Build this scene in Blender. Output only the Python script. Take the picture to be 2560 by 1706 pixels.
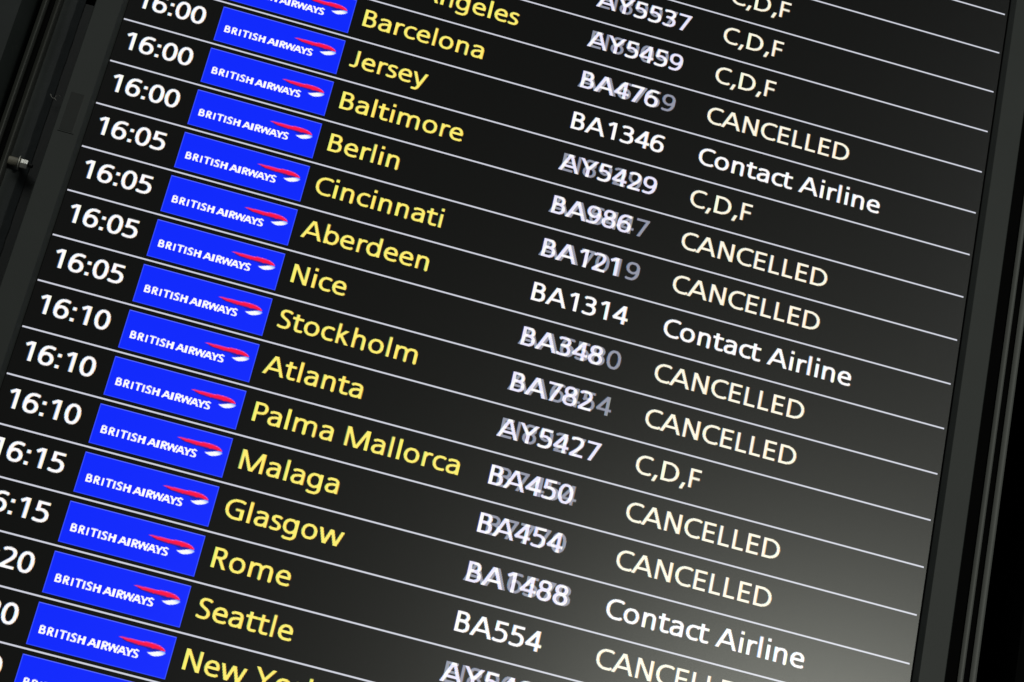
import bpy, bmesh, math, random
import numpy as np
from mathutils import Matrix, Vector

scene = bpy.context.scene
for o in list(bpy.data.objects):
    bpy.data.objects.remove(o)
COL = scene.collection

# ------------------------------------------------------------------ camera
PX = 0.68 / 1080.0                       # size of one display pixel in metres
# world: X right along the screen, Z up, screen in the plane Y = 0 facing -Y
RX = (0.9620070775556185, -0.17758417018474532, 0.20737947157974337)
RY = (0.2614350352210311, 0.38020686394604664, -0.887183443808151)
RZ = (0.07870263713419257, 0.9076930114901776, 0.41218841783826954)
CAM = (0.20602533042819432, -1.6011210404409237, -0.9020010647039128)
cd = bpy.data.cameras.new("camera")
cam = bpy.data.objects.new("camera", cd)
COL.objects.link(cam)
cam.matrix_world = Matrix((
    (RX[0], -RY[0], -RZ[0], CAM[0]),
    (RX[1], -RY[1], -RZ[1], CAM[1]),
    (RX[2], -RY[2], -RZ[2], CAM[2]),
    (0, 0, 0, 1)))
cd.sensor_fit = 'HORIZONTAL'
cd.sensor_width = 36.0
cd.lens = 36.0 * 2.32015883733174
cd.clip_start = 0.05
cd.clip_end = 100.0
scene.camera = cam

# ------------------------------------------------------------------ light
w = bpy.data.worlds.new("World")
scene.world = w
w.use_nodes = True
bg = w.node_tree.nodes["Background"]
bg.inputs["Color"].default_value = (0.95, 1.0, 0.97, 1)
bg.inputs["Strength"].default_value = 0.05


def area(name, loc, target, sx, sy, power, color):
    ld = bpy.data.lights.new(name, 'AREA')
    ld.shape = 'RECTANGLE'
    ld.size = sx
    ld.size_y = sy
    ld.energy = power
    ld.color = color
    lo = bpy.data.objects.new(name, ld)
    COL.objects.link(lo)
    lo.location = loc
    d = Vector(target) - Vector(loc)
    lo.rotation_euler = d.to_track_quat('-Z', 'Y').to_euler()
    return lo


# lit ceiling panel of the hall, mirrored dimly in the lower right of the screen
area("hall_ceiling_panel", (1.60, -3.7, 0.36), (0.6, 0, -0.4), 0.75, 0.75, 41.0, (0.98, 1.0, 0.88))
# added fill, no known lamp: lifts the upper right of screen and bezel
area("right_fill_light", (3.1, -3.6, 2.3), (0.7, 0, 0), 1.3, 1.3, 24.0, (0.96, 1.0, 0.95))
# dim general light from further up the hall
area("hall_ceiling_light", (-1.5, -2.0, 2.6), (0.3, 0, -0.1), 1.4, 1.4, 21.0, (0.97, 1.0, 0.97))

scene.view_settings.view_transform = 'Standard'
scene.view_settings.look = 'None'
scene.view_settings.gamma = 1.0
scene.view_settings.exposure = 0.0
scene.view_settings.use_curve_mapping = False


# ------------------------------------------------------------------ helpers
def s2l(c):
    c = np.asarray(c, float) / 255.0
    return np.where(c <= 0.04045, c / 12.92, ((c + 0.055) / 1.055) ** 2.4)


def link(name, mesh, parent=None, mat=None):
    o = bpy.data.objects.new(name, mesh)
    COL.objects.link(o)
    if mat is not None and not mesh.materials:
        mesh.materials.append(mat)
    if parent is not None:
        o.parent = parent
    return o


def thing(name, label, cat, loc=(0, 0, 0), group=None):
    o = bpy.data.objects.new(name, None)
    COL.objects.link(o)
    o.location = loc
    o.empty_display_size = 0.02
    o['label'] = label
    o['category'] = cat
    if group:
        o['group'] = group
    return o


def principled(name, color, rough=0.5, spec=0.5, metallic=0.0):
    m = bpy.data.materials.new(name)
    m.use_nodes = True
    b = m.node_tree.nodes["Principled BSDF"]
    b.inputs["Base Color"].default_value = (*color, 1)
    b.inputs["Roughness"].default_value = rough
    b.inputs["Specular IOR Level"].default_value = spec
    b.inputs["Metallic"].default_value = metallic
    return m


def textured(name, color, rough, spec, scale=900.0, bump=0.12, var=0.15, dust=0.0, stretch=(1, 1, 1)):
    """Moulded or painted surface: fine grain bump, slight colour and gloss variation, dust."""
    m = principled(name, color, rough, spec)
    nt = m.node_tree
    b = nt.nodes["Principled BSDF"]
    tc = nt.nodes.new("ShaderNodeTexCoord")
    mp = nt.nodes.new("ShaderNodeMapping")
    mp.inputs["Scale"].default_value = stretch
    nt.links.new(tc.outputs["Object"], mp.inputs["Vector"])
    n1 = nt.nodes.new("ShaderNodeTexNoise")
    n1.inputs["Scale"].default_value = scale
    n1.inputs["Detail"].default_value = 2
    n2 = nt.nodes.new("ShaderNodeTexNoise")
    n2.inputs["Scale"].default_value = 22
    n2.inputs["Detail"].default_value = 6
    nt.links.new(mp.outputs[0], n1.inputs["Vector"])
    nt.links.new(mp.outputs[0], n2.inputs["Vector"])
    bp = nt.nodes.new("ShaderNodeBump")
    bp.inputs["Strength"].default_value = bump
    bp.inputs["Distance"].default_value = 0.0003
    nt.links.new(n1.outputs["Fac"], bp.inputs["Height"])
    nt.links.new(bp.outputs[0], b.inputs["Normal"])
    mr = nt.nodes.new("ShaderNodeMapRange")
    mr.inputs["From Min"].default_value = 0.3
    mr.inputs["From Max"].default_value = 0.7
    mr.inputs["To Min"].default_value = 1 - var
    mr.inputs["To Max"].default_value = 1 + var
    nt.links.new(n2.outputs["Fac"], mr.inputs["Value"])
    mx = nt.nodes.new("ShaderNodeMix")
    mx.data_type = 'RGBA'
    mx.blend_type = 'MULTIPLY'
    mx.inputs["Factor"].default_value = 1.0
    mx.inputs[6].default_value = (*color, 1)
    nt.links.new(mr.outputs[0], mx.inputs[7])
    out = mx.outputs[2]
    if dust > 0:
        n3 = nt.nodes.new("ShaderNodeTexNoise")
        n3.inputs["Scale"].default_value = 140
        n3.inputs["Detail"].default_value = 8
        n3.inputs["Roughness"].default_value = 0.75
        nt.links.new(tc.outputs["Object"], n3.inputs["Vector"])
        r3 = nt.nodes.new("ShaderNodeMapRange")
        r3.inputs["From Min"].default_value = 0.55
        r3.inputs["From Max"].default_value = 0.78
        r3.inputs["To Max"].default_value = dust
        nt.links.new(n3.outputs["Fac"], r3.inputs["Value"])
        m2 = nt.nodes.new("ShaderNodeMix")
        m2.data_type = 'RGBA'
        nt.links.new(r3.outputs[0], m2.inputs["Factor"])
        nt.links.new(out, m2.inputs[6])
        m2.inputs[7].default_value = (0.16, 0.155, 0.14, 1)
        out = m2.outputs[2]
    nt.links.new(out, b.inputs["Base Color"])
    return m


M_BEZEL = textured("bezel_plastic", (0.0265, 0.0305, 0.029), 0.55, 0.28, 1500, 0.25, 0.05)
M_WINDOW = textured("sensor_plastic", (0.014, 0.016, 0.015), 0.5, 0.28, 1500, 0.1, 0.04)
M_BODY = textured("display_case_metal", (0.02, 0.021, 0.02), 0.6, 0.3, 900, 0.1, 0.1)
M_RAIL = textured("rail_anodised", (0.105, 0.11, 0.104), 0.5, 0.4, 700, 0.15, 0.12, 0.0, (1, 1, 0.05))
M_RAIL_BLACK = textured("rail_black", (0.036, 0.038, 0.034), 0.42, 0.4, 700, 0.15, 0.2, 0.08, (1, 1, 0.05))
M_PLATE_BLACK = textured("plate_black", (0.030, 0.034, 0.032), 0.55, 0.4, 800, 0.15, 0.15, 0.1)
M_PLATE = textured("plate_painted", (0.046, 0.054, 0.056), 0.55, 0.4, 800, 0.15, 0.15, 0.22)
M_CASE = textured("casing_plastic", (0.0155, 0.019, 0.019), 0.6, 0.25, 900, 0.15, 0.12, 0.1)
M_DARK = textured("black_backing", (0.0025, 0.0025, 0.0025), 0.9, 0.05, 300, 0.1, 0.1)
M_STEEL = textured("bright_steel", (0.95, 0.94, 0.87), 0.36, 0.5, 500, 0.3, 0.2)
M_STEEL.node_tree.nodes["Principled BSDF"].inputs["Metallic"].default_value = 0.8
M_SHANK = textured("dull_steel", (0.20, 0.19, 0.155), 0.4, 0.5, 500, 0.3, 0.2)
M_FIBRE = principled("dust_fibre", (0.75, 0.72, 0.65), 0.8, 0.2)

# screen surface: black, semi-matt; picture content comes from the pixels' colours
BLACK = np.array([2.0, 2.0, 2.0])


def screen_material(name, attr):
    m = principled(name, (0.0015, 0.0015, 0.0015), 0.27, 0.5)
    nt = m.node_tree
    b = nt.nodes["Principled BSDF"]
    b.inputs["Emission Strength"].default_value = 1.0
    if attr:
        a = nt.nodes.new("ShaderNodeAttribute")
        a.attribute_name = "pixel"
        nt.links.new(a.outputs["Color"], b.inputs["Emission Color"])
    else:
        b.inputs["Emission Color"].default_value = (*s2l(BLACK), 1)
    # fine anti-glare grain
    tc = nt.nodes.new("ShaderNodeTexCoord")
    n1 = nt.nodes.new("ShaderNodeTexNoise")
    n1.inputs["Scale"].default_value = 1600
    nt.links.new(tc.outputs["Object"], n1.inputs["Vector"])
    bp = nt.nodes.new("ShaderNodeBump")
    bp.inputs["Strength"].default_value = 0.04
    bp.inputs["Distance"].default_value = 0.0002
    nt.links.new(n1.outputs["Fac"], bp.inputs["Height"])
    nt.links.new(bp.outputs[0], b.inputs["Normal"])
    return m


M_SCREEN = screen_material("screen_black", False)
M_PIX = screen_material("screen_pixels", True)


# ------------------------------------------------------------------ lettering
# every glyph is drawn as pen strokes in 1/1000 em; advance widths first
def B(*p):
    """cubic bezier chain: start point then triples of points -> polyline"""
    pts = [p[0]]
    i = 1
    while i < len(p):
        a, b, c, d = pts[-1], p[i], p[i + 1], p[i + 2]
        n = 10
        for k in range(1, n + 1):
            t = k / n
            s = 1 - t
            pts.append((s**3*a[0]+3*s*s*t*b[0]+3*s*t*t*c[0]+t**3*d[0],
                        s**3*a[1]+3*s*s*t*b[1]+3*s*t*t*c[1]+t**3*d[1]))
        i += 3
    return pts


def EL(cx, cy, rx, ry, n=36, sq=2.15):
    pts = []
    for k in range(n + 1):
        t = 2 * math.pi * k / n
        c, s = math.cos(t), math.sin(t)
        pts.append((cx + rx * math.copysign(abs(c) ** (2 / sq), c), cy + ry * math.copysign(abs(s) ** (2 / sq), s)))
    return pts


XH = 520
CAP = 700
ASC = 742
P = {}      # strokes: (points, ymin, ymax) ; ymin/ymax clip the stroke


def g(ch, adv, *strokes):
    P[ch] = (adv, [s if isinstance(s, tuple) and len(s) == 3 and not isinstance(s[0], tuple) else (s, -999, 999) for s in strokes])


def cl(pts, a=0, b=CAP):
    return (pts, a, b)


st = lambda x, top=CAP, bot=0: [(x, bot), (x, top)]
g(' ', 265)
g('A', 712, cl([(40, -30), (362, 730)]), cl([(672, -30), (350, 730)]), [(165, 218), (548, 218)])
g('B', 611, st(140), B((140, 657), (220, 657), (240, 657), (290, 657), (400, 657), (458, 607), (458, 525), (458, 440), (400, 388), (290, 380), (240, 380), (220, 380), (140, 380)),
  B((140, 380), (220, 380), (240, 380), (300, 380), (430, 380), (500, 315), (500, 210), (500, 100), (430, 43), (305, 43), (240, 43), (220, 43), (140, 43)))
g('C', 611, B((590, 625), (540, 648), (480, 664), (415, 664), (230, 664), (98, 545), (98, 350), (98, 150), (230, 36), (415, 36), (480, 36), (540, 48), (592, 75)))
g('D', 722, st(146), B((146, 657), (220, 657), (240, 657), (300, 657), (505, 657), (640, 545), (640, 350), (640, 155), (505, 43), (300, 43), (240, 43), (220, 43), (146, 43)))
g('E', 548, st(142), [(142, 657), (502, 657)], [(142, 368), (478, 368)], [(142, 43), (512, 43)])
g('F', 500, st(142), [(142, 657), (478, 657)], [(142, 350), (455, 350)])
g('G', 722, B((640, 622), (580, 648), (510, 664), (445, 664), (245, 664), (102, 545), (102, 350), (102, 150), (240, 36), (440, 36), (510, 36), (565, 46), (610, 62)), st(606, 392, 30), [(385, 348), (655, 348)])
g('H', 722, st(140), st(582), [(140, 365), (582, 365)])
g('I', 278, st(139))
g('J', 400, B((264, 700), (264, 500), (264, 300), (264, 190), (264, 90), (220, 38), (140, 38), (105, 38), (80, 42), (55, 50)))
g('L', 500, st(142), [(142, 43), (482, 43)])
g('M', 968, st(148), st(832), cl([(150, 745), (500, -45)]), cl([(830, 745), (482, -45)]))
g('N', 722, st(140), st(583), cl([(118, 745), (605, -45)]))
g('P', 556, st(142), B((142, 657), (220, 657), (240, 657), (300, 657), (430, 657), (490, 590), (490, 490), (490, 385), (425, 318), (300, 318), (240, 318), (220, 318), (142, 318)))
g('R', 611, st(142), B((142, 657), (220, 657), (240, 657), (300, 657), (415, 657), (470, 600), (470, 510), (470, 410), (405, 352), (300, 352), (240, 352), (220, 352), (142, 352)),
  cl([(290, 375), (535, -40)]))
g('S', 522, B((452, 622), (400, 650), (350, 664), (295, 664), (190, 664), (128, 605), (128, 525), (128, 445), (190, 412), (275, 368), (370, 318), (428, 275), (428, 185), (428, 92), (360, 36), (255, 36), (185, 36), (130, 50), (75, 78)))
g('T', 556, [(15, 655), (541, 655)], st(278))
g('W', 1000, cl([(45, 720), (270, -40)]), cl([(225, -40), (510, 740)]), cl([(490, 740), (775, -40)]), cl([(730, -40), (955, 720)]))
g('Y', 667, cl([(38, 740), (345, 290)]), cl([(630, 740), (325, 290)]), st(334, 330))
g('a', 548, B((98, 442), (150, 470), (200, 484), (262, 484), (375, 484), (430, 440), (430, 335), (430, 250), (430, 150), (430, 0)),
  B((430, 300), (400, 300), (370, 300), (335, 300), (175, 300), (92, 245), (92, 155), (92, 82), (140, 34), (220, 34), (330, 34), (430, 90), (430, 210)))
g('b', 611, st(139, ASC), EL(335, 260, 196, 225))
g('c', 477, B((438, 452), (400, 474), (355, 484), (312, 484), (185, 484), (97, 395), (97, 260), (97, 122), (185, 36), (317, 36), (365, 36), (405, 44), (445, 64)))
g('d', 611, st(472, ASC), EL(276, 260, 196, 225))
g('e', 550, B((95, 275), (200, 275), (300, 275), (508, 275)), B((464, 275), (464, 410), (400, 484), (290, 484), (175, 484), (94, 390), (94, 258), (94, 112), (185, 36), (325, 36), (390, 36), (435, 46), (488, 72)))
g('g', 611, B((472, 520), (472, 300), (472, 200), (472, 10), (472, -110), (400, -165), (270, -165), (200, -165), (150, -155), (98, -130)), EL(276, 268, 196, 217))
arch = lambda x0, x1, yy=484: B((x0, 300), (x0 + 10, 420), (x0 + 95, yy), (x0 + (x1 - x0) * .56, yy), (x1 - 45, yy), (x1, 430), (x1, 320), (x1, 200), (x1, 100), (x1, 0))
g('h', 611, st(139, ASC), arch(139, 474))
g('i', 270, st(139, XH), [(139, 640), (139, 748)])
g('k', 556, st(139, ASC), cl([(150, 235), (462, 570)], 0, XH), cl([(215, 330), (505, -40)], 0, XH))
g('l', 278, st(139, ASC))
g('m', 950, st(139, XH), arch(139, 474), arch(474, 811))
g('n', 611, st(139, XH), arch(139, 474))
g('o', 602, EL(301, 260, 206, 224))
g('r', 389, st(139, XH), B((139, 300), (150, 420), (220, 480), (310, 480), (330, 480), (352, 476), (372, 470)))
g('s', 419, B((352, 452), (305, 474), (262, 484), (215, 484), (140, 484), (92, 445), (92, 390), (92, 330), (135, 308), (205, 278), (285, 243), (335, 212), (335, 146), (335, 76), (280, 36), (190, 36), (140, 36), (95, 46), (52, 66)))
g('t', 389, cl(B((150, 655), (150, 500), (150, 300), (150, 160), (150, 75), (185, 36), (262, 36), (295, 36), (335, 44), (372, 56)), -50, 640), [(-8, 476), (372, 476)])
g('w', 820, cl([(32, 570), (240, -50)], 0, XH), cl([(218, -50), (425, 570)], 0, XH), cl([(405, 570), (614, -50)], 0, XH), cl([(592, -50), (795, 570)], 0, XH))
g('y', 525, cl([(30, 570), (282, -30)], -30, XH), cl(B((500, 570), (430, 400), (330, 120), (256, -60), (225, -138), (190, -165), (125, -165), (95, -165), (75, -162), (55, -158)), -999, XH))
g(',', 255, cl([(195, 130), (90, -165)], -130, 112))
g(':', 278, [(139, 0), (139, 118)], [(139, 398), (139, 516)])
g('0', 556, EL(278, 350, 193, 314, 44, 2.2))
g('1', 556, st(332), cl([(362, 712), (105, 545)], 0, CAP))
g('2', 556, B((72, 610), (125, 645), (185, 664), (245, 664), (362, 664), (430, 605), (430, 510), (430, 420), (380, 350), (280, 250), (220, 190), (160, 130), (75, 40)), [(50, 45), (512, 45)])
g('3', 556, B((78, 628), (130, 652), (190, 663), (245, 663), (350, 663), (418, 608), (418, 525), (418, 435), (350, 385), (240, 382), (215, 381), (190, 381), (165, 381)),
  B((225, 382), (370, 378), (450, 312), (450, 210), (450, 98), (360, 38), (232, 38), (165, 38), (105, 52), (58, 74)))
g('4', 556, st(398), cl([(420, 735), (45, 175)], 150, CAP), [(28, 202), (552, 202)])
g('5', 556, [(95, 657), (478, 657)], [(134, 375), (142, 700)], B((92, 392), (150, 412), (200, 418), (245, 418), (380, 418), (455, 340), (455, 232), (455, 108), (370, 37), (235, 37), (165, 37), (110, 48), (60, 70)))
g('6', 556, B((482, 636), (440, 655), (395, 664), (345, 664), (180, 664), (90, 520), (90, 300), (90, 280), (90, 250), (90, 225)), EL(284, 226, 190, 190))
g('7', 556, [(42, 655), (510, 655)], cl([(490, 735), (180, -40)], 0, 690))
g('8', 556, EL(278, 522, 158, 142), EL(278, 204, 188, 167))
g('9', 556, B((74, 64), (116, 45), (161, 36), (211, 36), (376, 36), (466, 180), (466, 400), (466, 420), (466, 450), (466, 475)), EL(272, 474, 190, 190))

EM = 34.4
KERN = {'ct': -45}
SX, SY = 12, 6
_cache = {}


def raster_glyph(ch, phase, em, grow, gx=1.0):
    """3-channel (r,g,b sub-pixel) coverage of one glyph; baseline at row 0 of the returned y0"""
    key = (ch, round(phase * 6), em, grow, gx)
    if key in _cache:
        return _cache[key]
    adv, strokes = P[ch]
    k = em / 1000.0
    x0, x1 = -4, int(adv * k * gx) + 6
    y0, y1 = -int(0.24 * em) - 2, int(0.78 * em) + 2          # pixel rows above baseline
    ph = round(phase * 6) / 6.0
    xs = ((np.arange((x1 - x0) * SX) + 0.5) / SX + x0 - ph) / (k * gx)
    ys = ((np.arange((y1 - y0) * SY) + 0.5) / SY + y0) / k
    X, Y = np.meshgrid(xs, ys)
    cov = np.zeros(X.shape, bool)
    wv, wh = 54 + grow, 44 + grow * 0.8
    for pts, a, b in strokes:
        m = np.zeros(X.shape, bool)
        n = len(pts)
        closed = abs(pts[0][0] - pts[-1][0]) + abs(pts[0][1] - pts[-1][1]) < 1
        for i in range(n - 1):
            ax, ay = pts[i]
            bx, by = pts[i + 1]
            dx, dy = bx - ax, by - ay
            L = math.hypot(dx, dy)
            if L < 1e-6:
                continue
            dx /= L
            dy /= L
            hw = math.sqrt((wv * dy) ** 2 + (wh * dx) ** 2)
            px, py = X - ax, Y - ay
            t = px * dx + py * dy
            d = np.abs(py * dx - px * dy)
            m |= (t >= 0) & (t <= L) & (d <= hw)
            if i > 0 or closed:
                m |= (px * px + py * py) <= (hw * 0.985) ** 2
        m &= (Y >= a) & (Y <= b)
        cov |= m
    c = cov.astype(float).reshape(y1 - y0, SY, (x1 - x0) * SX).mean(1)
    cs = np.concatenate([np.zeros((c.shape[0], 8)), c, np.zeros((c.shape[0], 8))], 1)
    cum = np.concatenate([np.zeros((c.shape[0], 1)), np.cumsum(cs, 1)], 1)
    out = np.zeros((c.shape[0], x1 - x0, 3))
    for ci, off in enumerate((2, 6, 10)):
        for j in range(x1 - x0):
            s = j * SX + off + 8
            out[:, j, ci] = (cum[:, s + 5] - cum[:, s - 5]) / 10.0
    _cache[key] = (out, x0, y0)
    return _cache[key]


def raster_text(txt, U, base, em=EM, grow=6, positions=None, gx=None):
    """coverage array over a block of display pixels -> (cov[h,w,3], U0, V0)"""
    placed = []
    x = U
    for i, ch in enumerate(txt):
        sc = 1.0 if gx is None else gx.get(ch, 1.0)
        if positions is not None:
            x = U + positions[i]
        if ch != ' ':
            xi = math.floor(x)
            arr, x0, y0 = raster_glyph(ch, x - xi, em, grow, sc)
            placed.append((arr, xi + x0, y0))
        x += (P[ch][0] + KERN.get(txt[i:i + 2], 0)) * em / 1000.0
    ua = min(p[1] for p in placed)
    ub = max(p[1] + p[0].shape[1] for p in placed)
    h = placed[0][0].shape[0]
    y0 = placed[0][2]
    A = np.zeros((h, ub - ua, 3))
    for arr, u, _ in placed:
        s = A[:, u - ua:u - ua + arr.shape[1]]
        np.maximum(s, arr, out=s)
    A = A[::-1]                                  # row 0 = top
    return A, ua, base - (y0 + h)


def pixel_mesh(name, img, mask, U0, V0, Y):
    """img in sRGB 0..255 (h,w,3); one quad for each run of equally coloured display pixels"""
    q = np.round(img / 6.0) * 6.0
    vs, fs, cols = [], [], []
    h, wd = mask.shape
    for r in range(h):
        c = 0
        row = mask[r]
        while c < wd:
            if not row[c]:
                c += 1
                continue
            e = c + 1
            while e < wd and row[e] and (q[r, e] == q[r, c]).all():
                e += 1
            n = len(vs)
            x0, x1 = (U0 + c) * PX, (U0 + e) * PX
            z0, z1 = -(V0 + r) * PX, -(V0 + r + 1) * PX
            vs += [(x0, Y, z1), (x1, Y, z1), (x1, Y, z0), (x0, Y, z0)]
            fs.append((n, n + 1, n + 2, n + 3))
            cols.append(img[r, c])
            c = e
    me = bpy.data.meshes.new(name)
    me.from_pydata(vs, [], fs)
    at = me.attributes.new("pixel", 'FLOAT_COLOR', 'FACE')
    lin = np.ones((len(cols), 4))
    lin[:, :3] = s2l(np.clip(np.array(cols), 0, 255))
    at.data.foreach_set("color", lin.ravel().astype(np.float32))
    me.materials.append(M_PIX)
    return me


WHITE = np.array([255.0, 253.0, 255.0])
LAV = np.array([236.0, 232.0, 255.0])
CREAM = np.array([255.0, 249.0, 228.0])
YELLOW = np.array([255.0, 238.0, 112.0])
GHOST = np.array([146.0, 149.0, 166.0])


def sharpen(c):
    c = 0.45 * c + 0.55 * c.mean(2, keepdims=True)
    return np.clip((c - 0.5) * 1.25 + 0.55, 0, 1)


# ------------------------------------------------------------------ mesh builders
def box(bm, x0, x1, y0, y1, z0, z1):
    v = [bm.verts.new(p) for p in ((x0, y0, z0), (x1, y0, z0), (x1, y1, z0), (x0, y1, z0),
                                   (x0, y0, z1), (x1, y0, z1), (x1, y1, z1), (x0, y1, z1))]
    for f in ((0, 3, 2, 1), (4, 5, 6, 7), (0, 1, 5, 4), (1, 2, 6, 5), (2, 3, 7, 6), (3, 0, 4, 7)):
        bm.faces.new([v[i] for i in f])


def finish(name, bm, mat, parent=None, bevel=0.0, seg=2, smooth=False):
    bmesh.ops.recalc_face_normals(bm, faces=bm.faces)
    me = bpy.data.meshes.new(name)
    bm.to_mesh(me)
    bm.free()
    o = link(name, me, parent, mat)
    if bevel:
        md = o.modifiers.new("bevel", 'BEVEL')
        md.width = bevel
        md.segments = seg
        md.limit_method = 'ANGLE'
    if smooth:
        for p in me.polygons:
            p.use_smooth = True
    return o


def prism_z(bm, prof, z0, z1):
    """extrude a closed X-Y profile along Z"""
    a = [bm.verts.new((x, y, z0)) for x, y in prof]
    b = [bm.verts.new((x, y, z1)) for x, y in prof]
    n = len(prof)
    for i in range(n):
        j = (i + 1) % n
        bm.faces.new((a[i], a[j], b[j], b[i]))
    bm.faces.new(a[::-1])
    bm.faces.new(b)


VT, VB = -900, 1020                     # top and bottom of the display, in display pixels
ZT, ZB = -VT * PX, -VB * PX

# ================================================================== setting
bm = bmesh.new()
box(bm, -1.6, 2.4, 0.24, 0.28, -1.7, 1.6)
wall = finish('wall', bm, M_DARK)
wall['kind'] = 'structure'
wall['label'] = 'black unlit wall behind the display and its mounting frame'

# ================================================================== the display
disp = thing('departures_display', 'tall black framed departures screen listing sixteen o\'clock flights, most marked cancelled', 'screen', (540 * PX, 0, ZB))
inv = Matrix.Translation((-540 * PX, 0, -ZB))


def dpart(o, parent=None):
    """parent keeping the world-space coordinates of the mesh"""
    p = parent or disp
    o.parent = p
    if p is disp:
        o.matrix_parent_inverse = inv
    return o


# bezel: picture-frame section, inner bevel down to the glass
sec = [(-3.2, 0.0008), (-3.2, -0.0006), (-7.9, -0.0046), (-8.5, -0.0050), (-38.0, -0.0050), (-39.0, -0.0044), (-39.2, -0.003), (-39.2, 0.022), (-3.2, 0.022)]
IN_R, IN_L = 1083.4, -0.0
bm = bmesh.new()
rings = []
for (u, y) in sec:
    e = -u - 3.2                       # outward distance from inner edge
    L = (-1.6 - e) * PX
    R_ = (1085.8 + e) * PX
    T = (VT - 3 - e) * -PX
    Bt = (VB + 3 + e) * -PX
    rings.append([bm.verts.new(p) for p in ((L, y, Bt), (R_, y, Bt), (R_, y, T), (L, y, T))])
n = len(rings)
for i in range(n):
    a, b = rings[i], rings[(i + 1) % n]
    for k in range(4):
        j = (k + 1) % 4
        bm.faces.new((a[k], a[j], b[j], b[k]))
bezel = dpart(finish('bezel', bm, M_BEZEL))

# sensor window let into the left side of the bezel, with a thin black line along its lower edge
bm = bmesh.new()
box(bm, -31.6 * PX, -13.0 * PX, -0.00515, -0.003, -171.8 * PX, -117.3 * PX)
sw = finish('sensor_window', bm, M_WINDOW, bevel=0.0012, seg=3)
dpart(sw, bezel)
bm = bmesh.new()
box(bm, -31.9 * PX, -12.5 * PX, -0.00506, -0.003, -173.0 * PX, -172.1 * PX)
gr = finish('window_lower_line', bm, M_DARK)
dpart(gr, bezel)

bm = bmesh.new()
box(bm, -33 * PX, 1116 * PX, 0.022, 0.075, (VB + 33) * -PX, (VT - 33) * -PX)
dpart(finish('rear_case', bm, M_BODY, bevel=0.002))

# dark gasket seen as a black line between bezel and glass
bm = bmesh.new()
box(bm, -6 * PX, 1090 * PX, 0.0012, 0.02, (VB + 6) * -PX, (VT - 6) * -PX)
dpart(finish('gasket', bm, M_DARK))

bm = bmesh.new()
vv = [bm.verts.new(p) for p in ((-1.0 * PX, 0, ZB), (1083.6 * PX, 0, ZB), (1083.6 * PX, 0, ZT), (-1.0 * PX, 0, ZT))]
bm.faces.new(vv)
me = bpy.data.meshes.new('screen_panel')
bm.to_mesh(me)
bm.free()
screen = dpart(link('screen_panel', me, None, M_SCREEN))

LY1, LY2 = -0.00012, -0.00024

# ---- separator lines between rows: two display pixels high, share one mesh
ln = np.zeros((2, 1080, 3)) + np.array([206.0, 208.0, 220.0])
lm = pixel_mesh('row_line', ln, np.ones((2, 1080), bool), 0, -1, LY1)
for k in range(-7, 15):
    o = link('row_line', lm)
    o.location = (0, 0, -60 * k * PX)
    dpart(o)

# ---- airline tiles: 154 x 49 pixels
TW, TH = 154, 49
BLUE = np.array([0.0, 36.0, 252.0])
EDGE = np.array([84.0, 104.0, 255.0])


def poly_mask(poly, w_, h_, ss=4):
    xs = (np.arange(w_ * ss) + 0.5) / ss
    ys = (np.arange(h_ * ss) + 0.5) / ss
    X, Y = np.meshgrid(xs, ys)
    ins = np.zeros(X.shape, bool)
    n = len(poly)
    for i in range(n):
        x1, y1 = poly[i]
        x2, y2 = poly[(i + 1) % n]
        if y1 == y2:
            continue
        c = ((Y < y1) != (Y < y2)) & (X < (x2 - x1) * (Y - y1) / (y2 - y1) + x1)
        ins ^= c
    return ins.reshape(h_, ss, w_, ss).mean((1, 3))


tile_img = np.zeros((TH, TW, 3)) + BLUE
tile_img[0, :] = EDGE
tile_img[:, -1] = EDGE * 0.6 + BLUE * 0.4
tile_img[-1, :] = EDGE * 0.5 + BLUE * 0.5
tile_img[:, 0] = EDGE * 0.6 + BLUE * 0.4
tile_mesh = pixel_mesh('airline_tile', tile_img, np.ones((TH, TW), bool), 110, 6, LY1)

lett = "BRITISHAIRWAYS"
pos = [8.4, 17.2, 26.0, 30.6, 39.5, 43.3, 50.9, 63.2, 72.7, 77.5, 85.0, 96.0, 104.2, 112.0]
A, ua, va = raster_text(lett, 0, 34, em=13.2, grow=27, positions=pos,
                        gx={'W': 0.88, 'T': 1.15, 'S': 1.05})
c = np.clip((A.mean(2) - 0.42) * 3.2 + 0.5, 0, 1)[..., None]
img = BLUE * (1 - c) + WHITE * c
lett_mesh = pixel_mesh('airline_lettering', img, c[..., 0] > 0.12, 110 + ua, 6 + va, LY2)

red = [(92.5, 15.2), (97.7, 14.4), (103.9, 14.4), (113.1, 14.2), (119.5, 14.2), (123.0, 13.3), (130.0, 13.1), (137.0, 13.5),
       (141.2, 14.7), (144.2, 16.2), (146.2, 18.4), (146.0, 19.6), (144.0, 19.3), (139.3, 18.8), (131.5, 18.9), (123.8, 18.7), (116.1, 18.9), (109.9, 18.6),
       (102.9, 18.0), (98.0, 16.6)]
white = [(127.0, 24.6), (131.2, 23.4), (136.9, 21.2), (141.7, 19.6), (145.9, 19.4), (147.0, 21.2), (144.3, 23.8), (140.2, 25.9),
         (135.9, 27.1), (132.0, 26.8), (128.9, 25.6)]
mr_ = poly_mask(red, TW, TH)
mw = poly_mask(white, TW, TH)
yy, xx = np.mgrid[0:TH, 0:TW].astype(float)
up = np.roll(mr_, 1, 0)            # coverage of the pixel above
top_edge = np.clip(mr_ - up, 0, 1)
redcol = np.zeros((TH, TW, 3)) + np.array([250.0, 4.0, 66.0])
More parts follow.
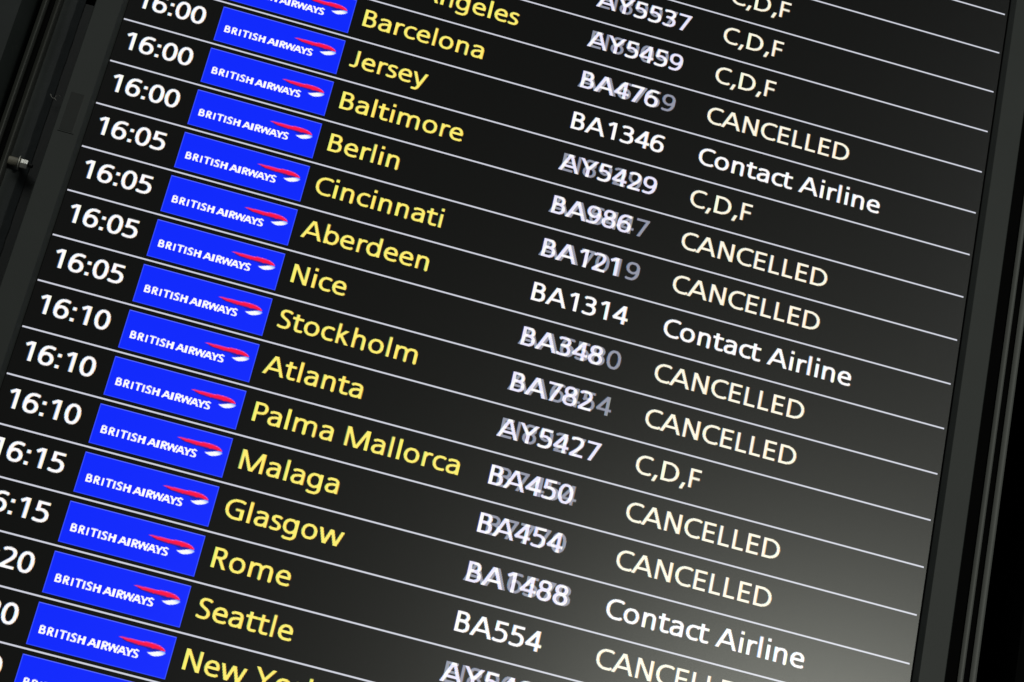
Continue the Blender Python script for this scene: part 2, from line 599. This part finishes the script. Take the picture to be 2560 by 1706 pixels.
redcol = redcol * (1 - 0.85 * top_edge[..., None]) + np.array([255.0, 110.0, 205.0]) * 0.85 * top_edge[..., None]
img = BLUE * (1 - mr_[..., None]) + redcol * mr_[..., None]
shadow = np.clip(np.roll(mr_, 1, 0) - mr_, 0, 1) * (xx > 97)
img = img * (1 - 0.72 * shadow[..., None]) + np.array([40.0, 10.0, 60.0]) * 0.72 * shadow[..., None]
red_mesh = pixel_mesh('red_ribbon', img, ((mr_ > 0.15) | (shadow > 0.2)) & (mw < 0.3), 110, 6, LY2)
gcol = np.clip((xx - 139) / 12 + (21.5 - yy) / 5.5, 0, 1)[..., None]
wcol = np.array([252.0, 254.0, 255.0]) * (1 - gcol) + np.array([140.0, 168.0, 250.0]) * gcol
img = BLUE * (1 - mw[..., None]) + wcol * mw[..., None]
white_mesh = pixel_mesh('white_ribbon', img, mw >= 0.3, 110, 6, LY2)
# darker violet shade lying between the two ribbons
shade_poly = [(124.0, 20.0), (139.0, 19.6), (144.0, 20.0), (140.5, 21.0), (136.0, 22.0), (131.0, 22.6)]
ms = poly_mask(shade_poly, TW, TH)
img = BLUE * (1 - 0.55 * ms[..., None]) + np.array([30.0, 20.0, 130.0]) * 0.55 * ms[..., None]
shade_mesh = pixel_mesh('ribbon_shade', img, (ms > 0.2) & (mw < 0.3) & (mr_ <= 0.15) & (shadow <= 0.2), 110, 6, LY2)

for k in range(-4, 15):
    t = link('airline_tile', tile_mesh)
    t.location = (0, 0, -60 * k * PX)
    dpart(t)
    for nm, me in (('airline_lettering', lett_mesh), ('red_ribbon', red_mesh), ('white_ribbon', white_mesh), ('ribbon_shade', shade_mesh)):
        link(nm, me).parent = t

# ---- rows: (row, time, destination, flight, fading flight, remark)
ROWS = [
    (-5, '15:55', None, None, None, 'C,D,F'),
    (-4, '16:00', None, 'AY5537', 'EI8997', 'C,D,F'),
    (-3, '16:00', 'Los Angeles', 'AY5459', 'EI8909', 'C,D,F'),
    (-2, '16:00', 'Barcelona', 'BA476', 'AA6759', 'CANCELLED'),
    (-1, '16:00', 'Jersey', 'BA1346', None, 'Contact Airline'),
    (0, '16:00', 'Baltimore', 'AY5429', 'EI8929', 'C,D,F'),
    (1, '16:00', 'Berlin', 'BA986', 'AA6447', 'CANCELLED'),
    (2, '16:05', 'Cincinnati', 'BA121', 'AA7019', 'CANCELLED'),
    (3, '16:05', 'Aberdeen', 'BA1314', None, 'Contact Airline'),
    (4, '16:05', 'Nice', 'BA348', 'AA6580', 'CANCELLED'),
    (5, '16:05', 'Stockholm', 'BA782', 'AA6454', 'CANCELLED'),
    (6, '16:10', 'Atlanta', 'AY5427', 'EI8927', 'C,D,F'),
    (7, '16:10', 'Palma Mallorca', 'BA450', 'IB7454', 'CANCELLED'),
    (8, '16:10', 'Malaga', 'BA454', 'IB7770', 'CANCELLED'),
    (9, '16:15', 'Glasgow', 'BA1488', 'AA6578', 'Contact Airline'),
    (10, '16:15', 'Rome', 'BA554', None, 'CANCELLED'),
    (11, '16:20', 'Seattle', 'AY5469', 'EI8909', 'C,D,F'),
    (12, '16:20', 'New York', None, None, None),
    (13, '16:20', None, None, None, None),
]
BASE = 39
tcache = {}


def put_text(name, txt, U, row, col, grow):
    key = (txt, U, tuple(col))
    if key not in tcache:
        A, ua, va = raster_text(txt, U, BASE, grow=grow)
        c = sharpen(A)
        img = BLACK * (1 - c) + col * c
        tcache[key] = pixel_mesh(name, img, A.max(2) > 0.10, ua, va, LY1)
    o = link(name, tcache[key])
    o.location = (0, 0, -60 * row * PX)
    dpart(o)


for row, tm, dest, fl, gh, rem in ROWS:
    if tm:
        put_text('time_text', tm, 7.4, row, WHITE, 10)
    if dest:
        put_text('destination_text', dest, 275.2, row, YELLOW, 1)
    if rem:
        put_text('remark_text', rem, 720.2, row, WHITE if 'Contact' in rem else CREAM, 6 if 'Contact' in rem else 2)
    if fl and not gh:
        put_text('flight_number_text', fl, 555.0, row, WHITE, 7)
    if fl and gh:
        A, ua, va = raster_text(fl, 555.0, BASE, grow=6)
        G, ug, vg = raster_text(gh, 555.0, BASE, grow=2)
        a0 = min(ua, ug)
        b0 = max(ua + A.shape[1], ug + G.shape[1])
        A2 = np.zeros((A.shape[0], b0 - a0, 3))
        G2 = A2.copy()
        A2[:, ua - a0:ua - a0 + A.shape[1]] = A
        G2[:, ug - a0:ug - a0 + G.shape[1]] = G
        cm, cg = sharpen(A2), sharpen(G2)
        base = BLACK * (1 - cg) + GHOST * cg
        top = LAV * (1 - cg) + WHITE * cg
        img = base * (1 - cm) + top * cm
        mm = A2.max(2) > 0.30
        mm |= (A2.max(2) > 0.10) & (G2.max(2) <= 0.10)
        mg = (G2.max(2) > 0.10) & ~mm
        o = link('flight_number_text', pixel_mesh('flight_number_text', img, mm, a0, va, LY1))
        o.location = (0, 0, -60 * row * PX)
        dpart(o)
        o = link('faded_flight_number', pixel_mesh('faded_flight_number', img, mg, a0, va, LY1))
        o.location = (0, 0, -60 * row * PX)
        o['label'] = 'grey fading earlier flight number showing behind the white one'
        dpart(o)

# ================================================================== mounting frames
FT, FB = (VT - 60) * -PX, (VB + 60) * -PX


def rail_profile(u0, u1, y0, depth, nose=0.0022, peak=0.5):
    """upright rail with a rounded nose facing the viewer"""
    x0, x1 = u0 * PX, u1 * PX
    pr = [(x0, y0 + depth)]
    nseg = 10
    for i in range(nseg + 1):
        t = i / nseg
        q = (abs(t - peak) / (peak if t < peak else 1 - peak)) ** 1.8
        pr.append((x0 + (x1 - x0) * t, y0 + (nose * q if nose > 0 else -nose * (1 - q))))
    pr += [(x1, y0 + depth)]
    return pr


lf = thing('mounting_frame', 'dark metal frame with twin rails, slotted plate and bright nut beside the left bezel', 'frame', (-92 * PX, 0.06, FB))
lfi = Matrix.Translation((92 * PX, -0.06, -FB))


def fpart(o, root, im):
    o.parent = root
    o.matrix_parent_inverse = im
    return o


for u0, u1 in ((-112.0, -104.3), (-96.8, -89.0)):
    bm = bmesh.new()
    prism_z(bm, rail_profile(u0, u1, 0.050, 0.10, -0.0030, 0.5), FB, FT)
    fpart(finish('rail', bm, M_RAIL_BLACK), lf, lfi)
# side plate: raised strip, uneven sloping edge, lower strip with a slot at the top
rnd = random.Random(3)
bm = bmesh.new()
nz = 160
rows_ = []
SLB = 62.5                              # slot lower end
for i in range(nz + 1):
    z = FB + (FT - FB) * i / nz
    j1 = rnd.uniform(-0.5, 0.5)
    j2 = rnd.uniform(-0.5, 0.5)
    rows_.append([bm.verts.new(p) for p in ((-90.2 * PX, 0.0600, z), ((-73.5 + j1) * PX, 0.0600, z), ((-64.0 + j2) * PX, 0.0618, z))])
for i in range(nz):
    for k in range(2):
        bm.faces.new((rows_[i][k], rows_[i][k + 1], rows_[i + 1][k + 1], rows_[i + 1][k]))
fpart(finish('side_plate', bm, M_PLATE), lf, lfi)
bm = bmesh.new()
box(bm, -66.0 * PX, -20 * PX, 0.0625, 0.066, FB, SLB * PX)
fpart(finish('slotted_plate', bm, M_PLATE_BLACK, bevel=0.0008), lf, lfi)
bm = bmesh.new()
box(bm, -90 * PX, -20 * PX, 0.12, 0.13, FB, FT)
fpart(finish('back_plate', bm, M_DARK), lf, lfi)

# bolt across the plate: shank, washer, hexagon nut, thread end
BZ, BY = -182.5 * PX, 0.0535


def cyl_x(bm, u0, u1, r, seg=24, rot=0.0, r1=None):
    r1 = r if r1 is None else r1
    a = [bm.verts.new((u0 * PX, BY + r * math.cos(rot + 2 * math.pi * i / seg), BZ + r * math.sin(rot + 2 * math.pi * i / seg))) for i in range(seg)]
    b = [bm.verts.new((u1 * PX, BY + r1 * math.cos(rot + 2 * math.pi * i / seg), BZ + r1 * math.sin(rot + 2 * math.pi * i / seg))) for i in range(seg)]
    for i in range(seg):
        j = (i + 1) % seg
        bm.faces.new((a[i], a[j], b[j], b[i]))
    bm.faces.new(a)
    bm.faces.new(b[::-1])


bm = bmesh.new()
cyl_x(bm, -89.2, -76.5, 0.0034)
bolt = fpart(finish('bolt', bm, M_SHANK, bevel=0.0003), lf, lfi)
bolt['label'] = 'dull bolt shank with bright washer and hexagon nut'
for nm, args, mt in (('washer', (-76.4, -74.9, 0.0056), M_STEEL), ('nut', (-74.4, -64.8, 0.0040, 6, 0.35), M_STEEL), ('thread_end', (-64.6, -59.0, 0.0016), M_BODY)):
    bm = bmesh.new()
    cyl_x(bm, *args)
    o = finish(nm, bm, mt, bevel=0.0004, seg=2)
    o.parent = bolt

rf = thing('mounting_frame', 'pair of slim grey upright rails beyond the right bezel', 'frame', (1176 * PX, 0.06, FB))
rfi = Matrix.Translation((-1176 * PX, -0.06, -FB))
for u0, u1 in ((1164.6, 1171.6), (1179.2, 1187.4)):
    bm = bmesh.new()
    prism_z(bm, rail_profile(u0, u1, 0.050, 0.04, 0.0010, 0.6), FB, FT)
    fpart(finish('rail', bm, M_RAIL), rf, rfi)

for root, im, u0, u1 in ((lf, lfi, -104.25, -96.85), (rf, rfi, 1120.0, 1164.55), (rf, rfi, 1171.65, 1179.15)):  # black strips added so the gaps beside the rails look deep in shade
    bm = bmesh.new()
    box(bm, u0 * PX, u1 * PX, 0.0525, 0.085, FB, FT)
    fpart(finish('gap_shade_strip', bm, M_DARK), root, im)

# casings that flank the frames
def casing(name, label, prof, mat):
    x = sum(p[0] for p in prof) / len(prof)
    t = thing(name, label, 'casing', (x, 0.06, FB))
    bm = bmesh.new()
    prism_z(bm, prof, FB, FT)
    o = finish('front_panel', bm, mat)
    o.parent = t
    o.matrix_parent_inverse = Matrix.Translation((-x, -0.06, -FB))
    return t


casing('display_casing', 'dark grey flat casing with a sloping edge at the far left', [(-0.34, 0.050), (-136.5 * PX, 0.050), (-118.6 * PX, 0.068), (-118.6 * PX, 0.12), (-0.34, 0.12)], M_CASE)
casing('display_casing', 'black casing whose thin edge shows at the lower far right', [(1234.0 * PX, 0.12), (1234.0 * PX, 0.0505), (1234.4 * PX, 0.050), (1235.6 * PX, 0.050), (1236.2 * PX, 0.054), (1.6, 0.054), (1.6, 0.12)], M_DARK)

# dust strand caught on the side plate
fib = thing('dust_strand', 'tiny pale frayed dust strand caught on the plate left of the bezel', 'dust', (-60 * PX, 0.058, -87 * PX))


def strand(pts, r):
    bm = bmesh.new()
    prev = None
    for i, (u, v) in enumerate(pts):
        ring = []
        rr = r * (0.6 + 0.4 * math.sin(math.pi * (i + 0.5) / len(pts)))
        for k in range(5):
            a = 2 * math.pi * k / 5
            ring.append(bm.verts.new((u * PX + rr * math.cos(a) * 0.7, 0.0575 + rr * math.sin(a), -v * PX + rr * math.cos(a) * 0.7)))
        if prev:
            for k in range(5):
                j = (k + 1) % 5
                bm.faces.new((prev[k], prev[j], ring[j], ring[k]))
        prev = ring
    return bm


def shift(pts):
    return [(u - 1.8, v - 5.5) for u, v in pts]


for pts in ([(-66.3, 83.3), (-65.0, 84.8), (-63.6, 87.0), (-61.0, 88.2), (-58.8, 88.4), (-56.9, 89.8)], [(-59.2, 88.2), (-59.4, 86.0), (-58.7, 84.1), (-56.5, 83.0), (-53.5, 82.6)]):
    o = finish('strand', strand(shift(pts), 0.00028), M_FIBRE)
    o.parent = fib
    o.matrix_parent_inverse = Matrix.Translation((60 * PX, -0.058, 87 * PX))
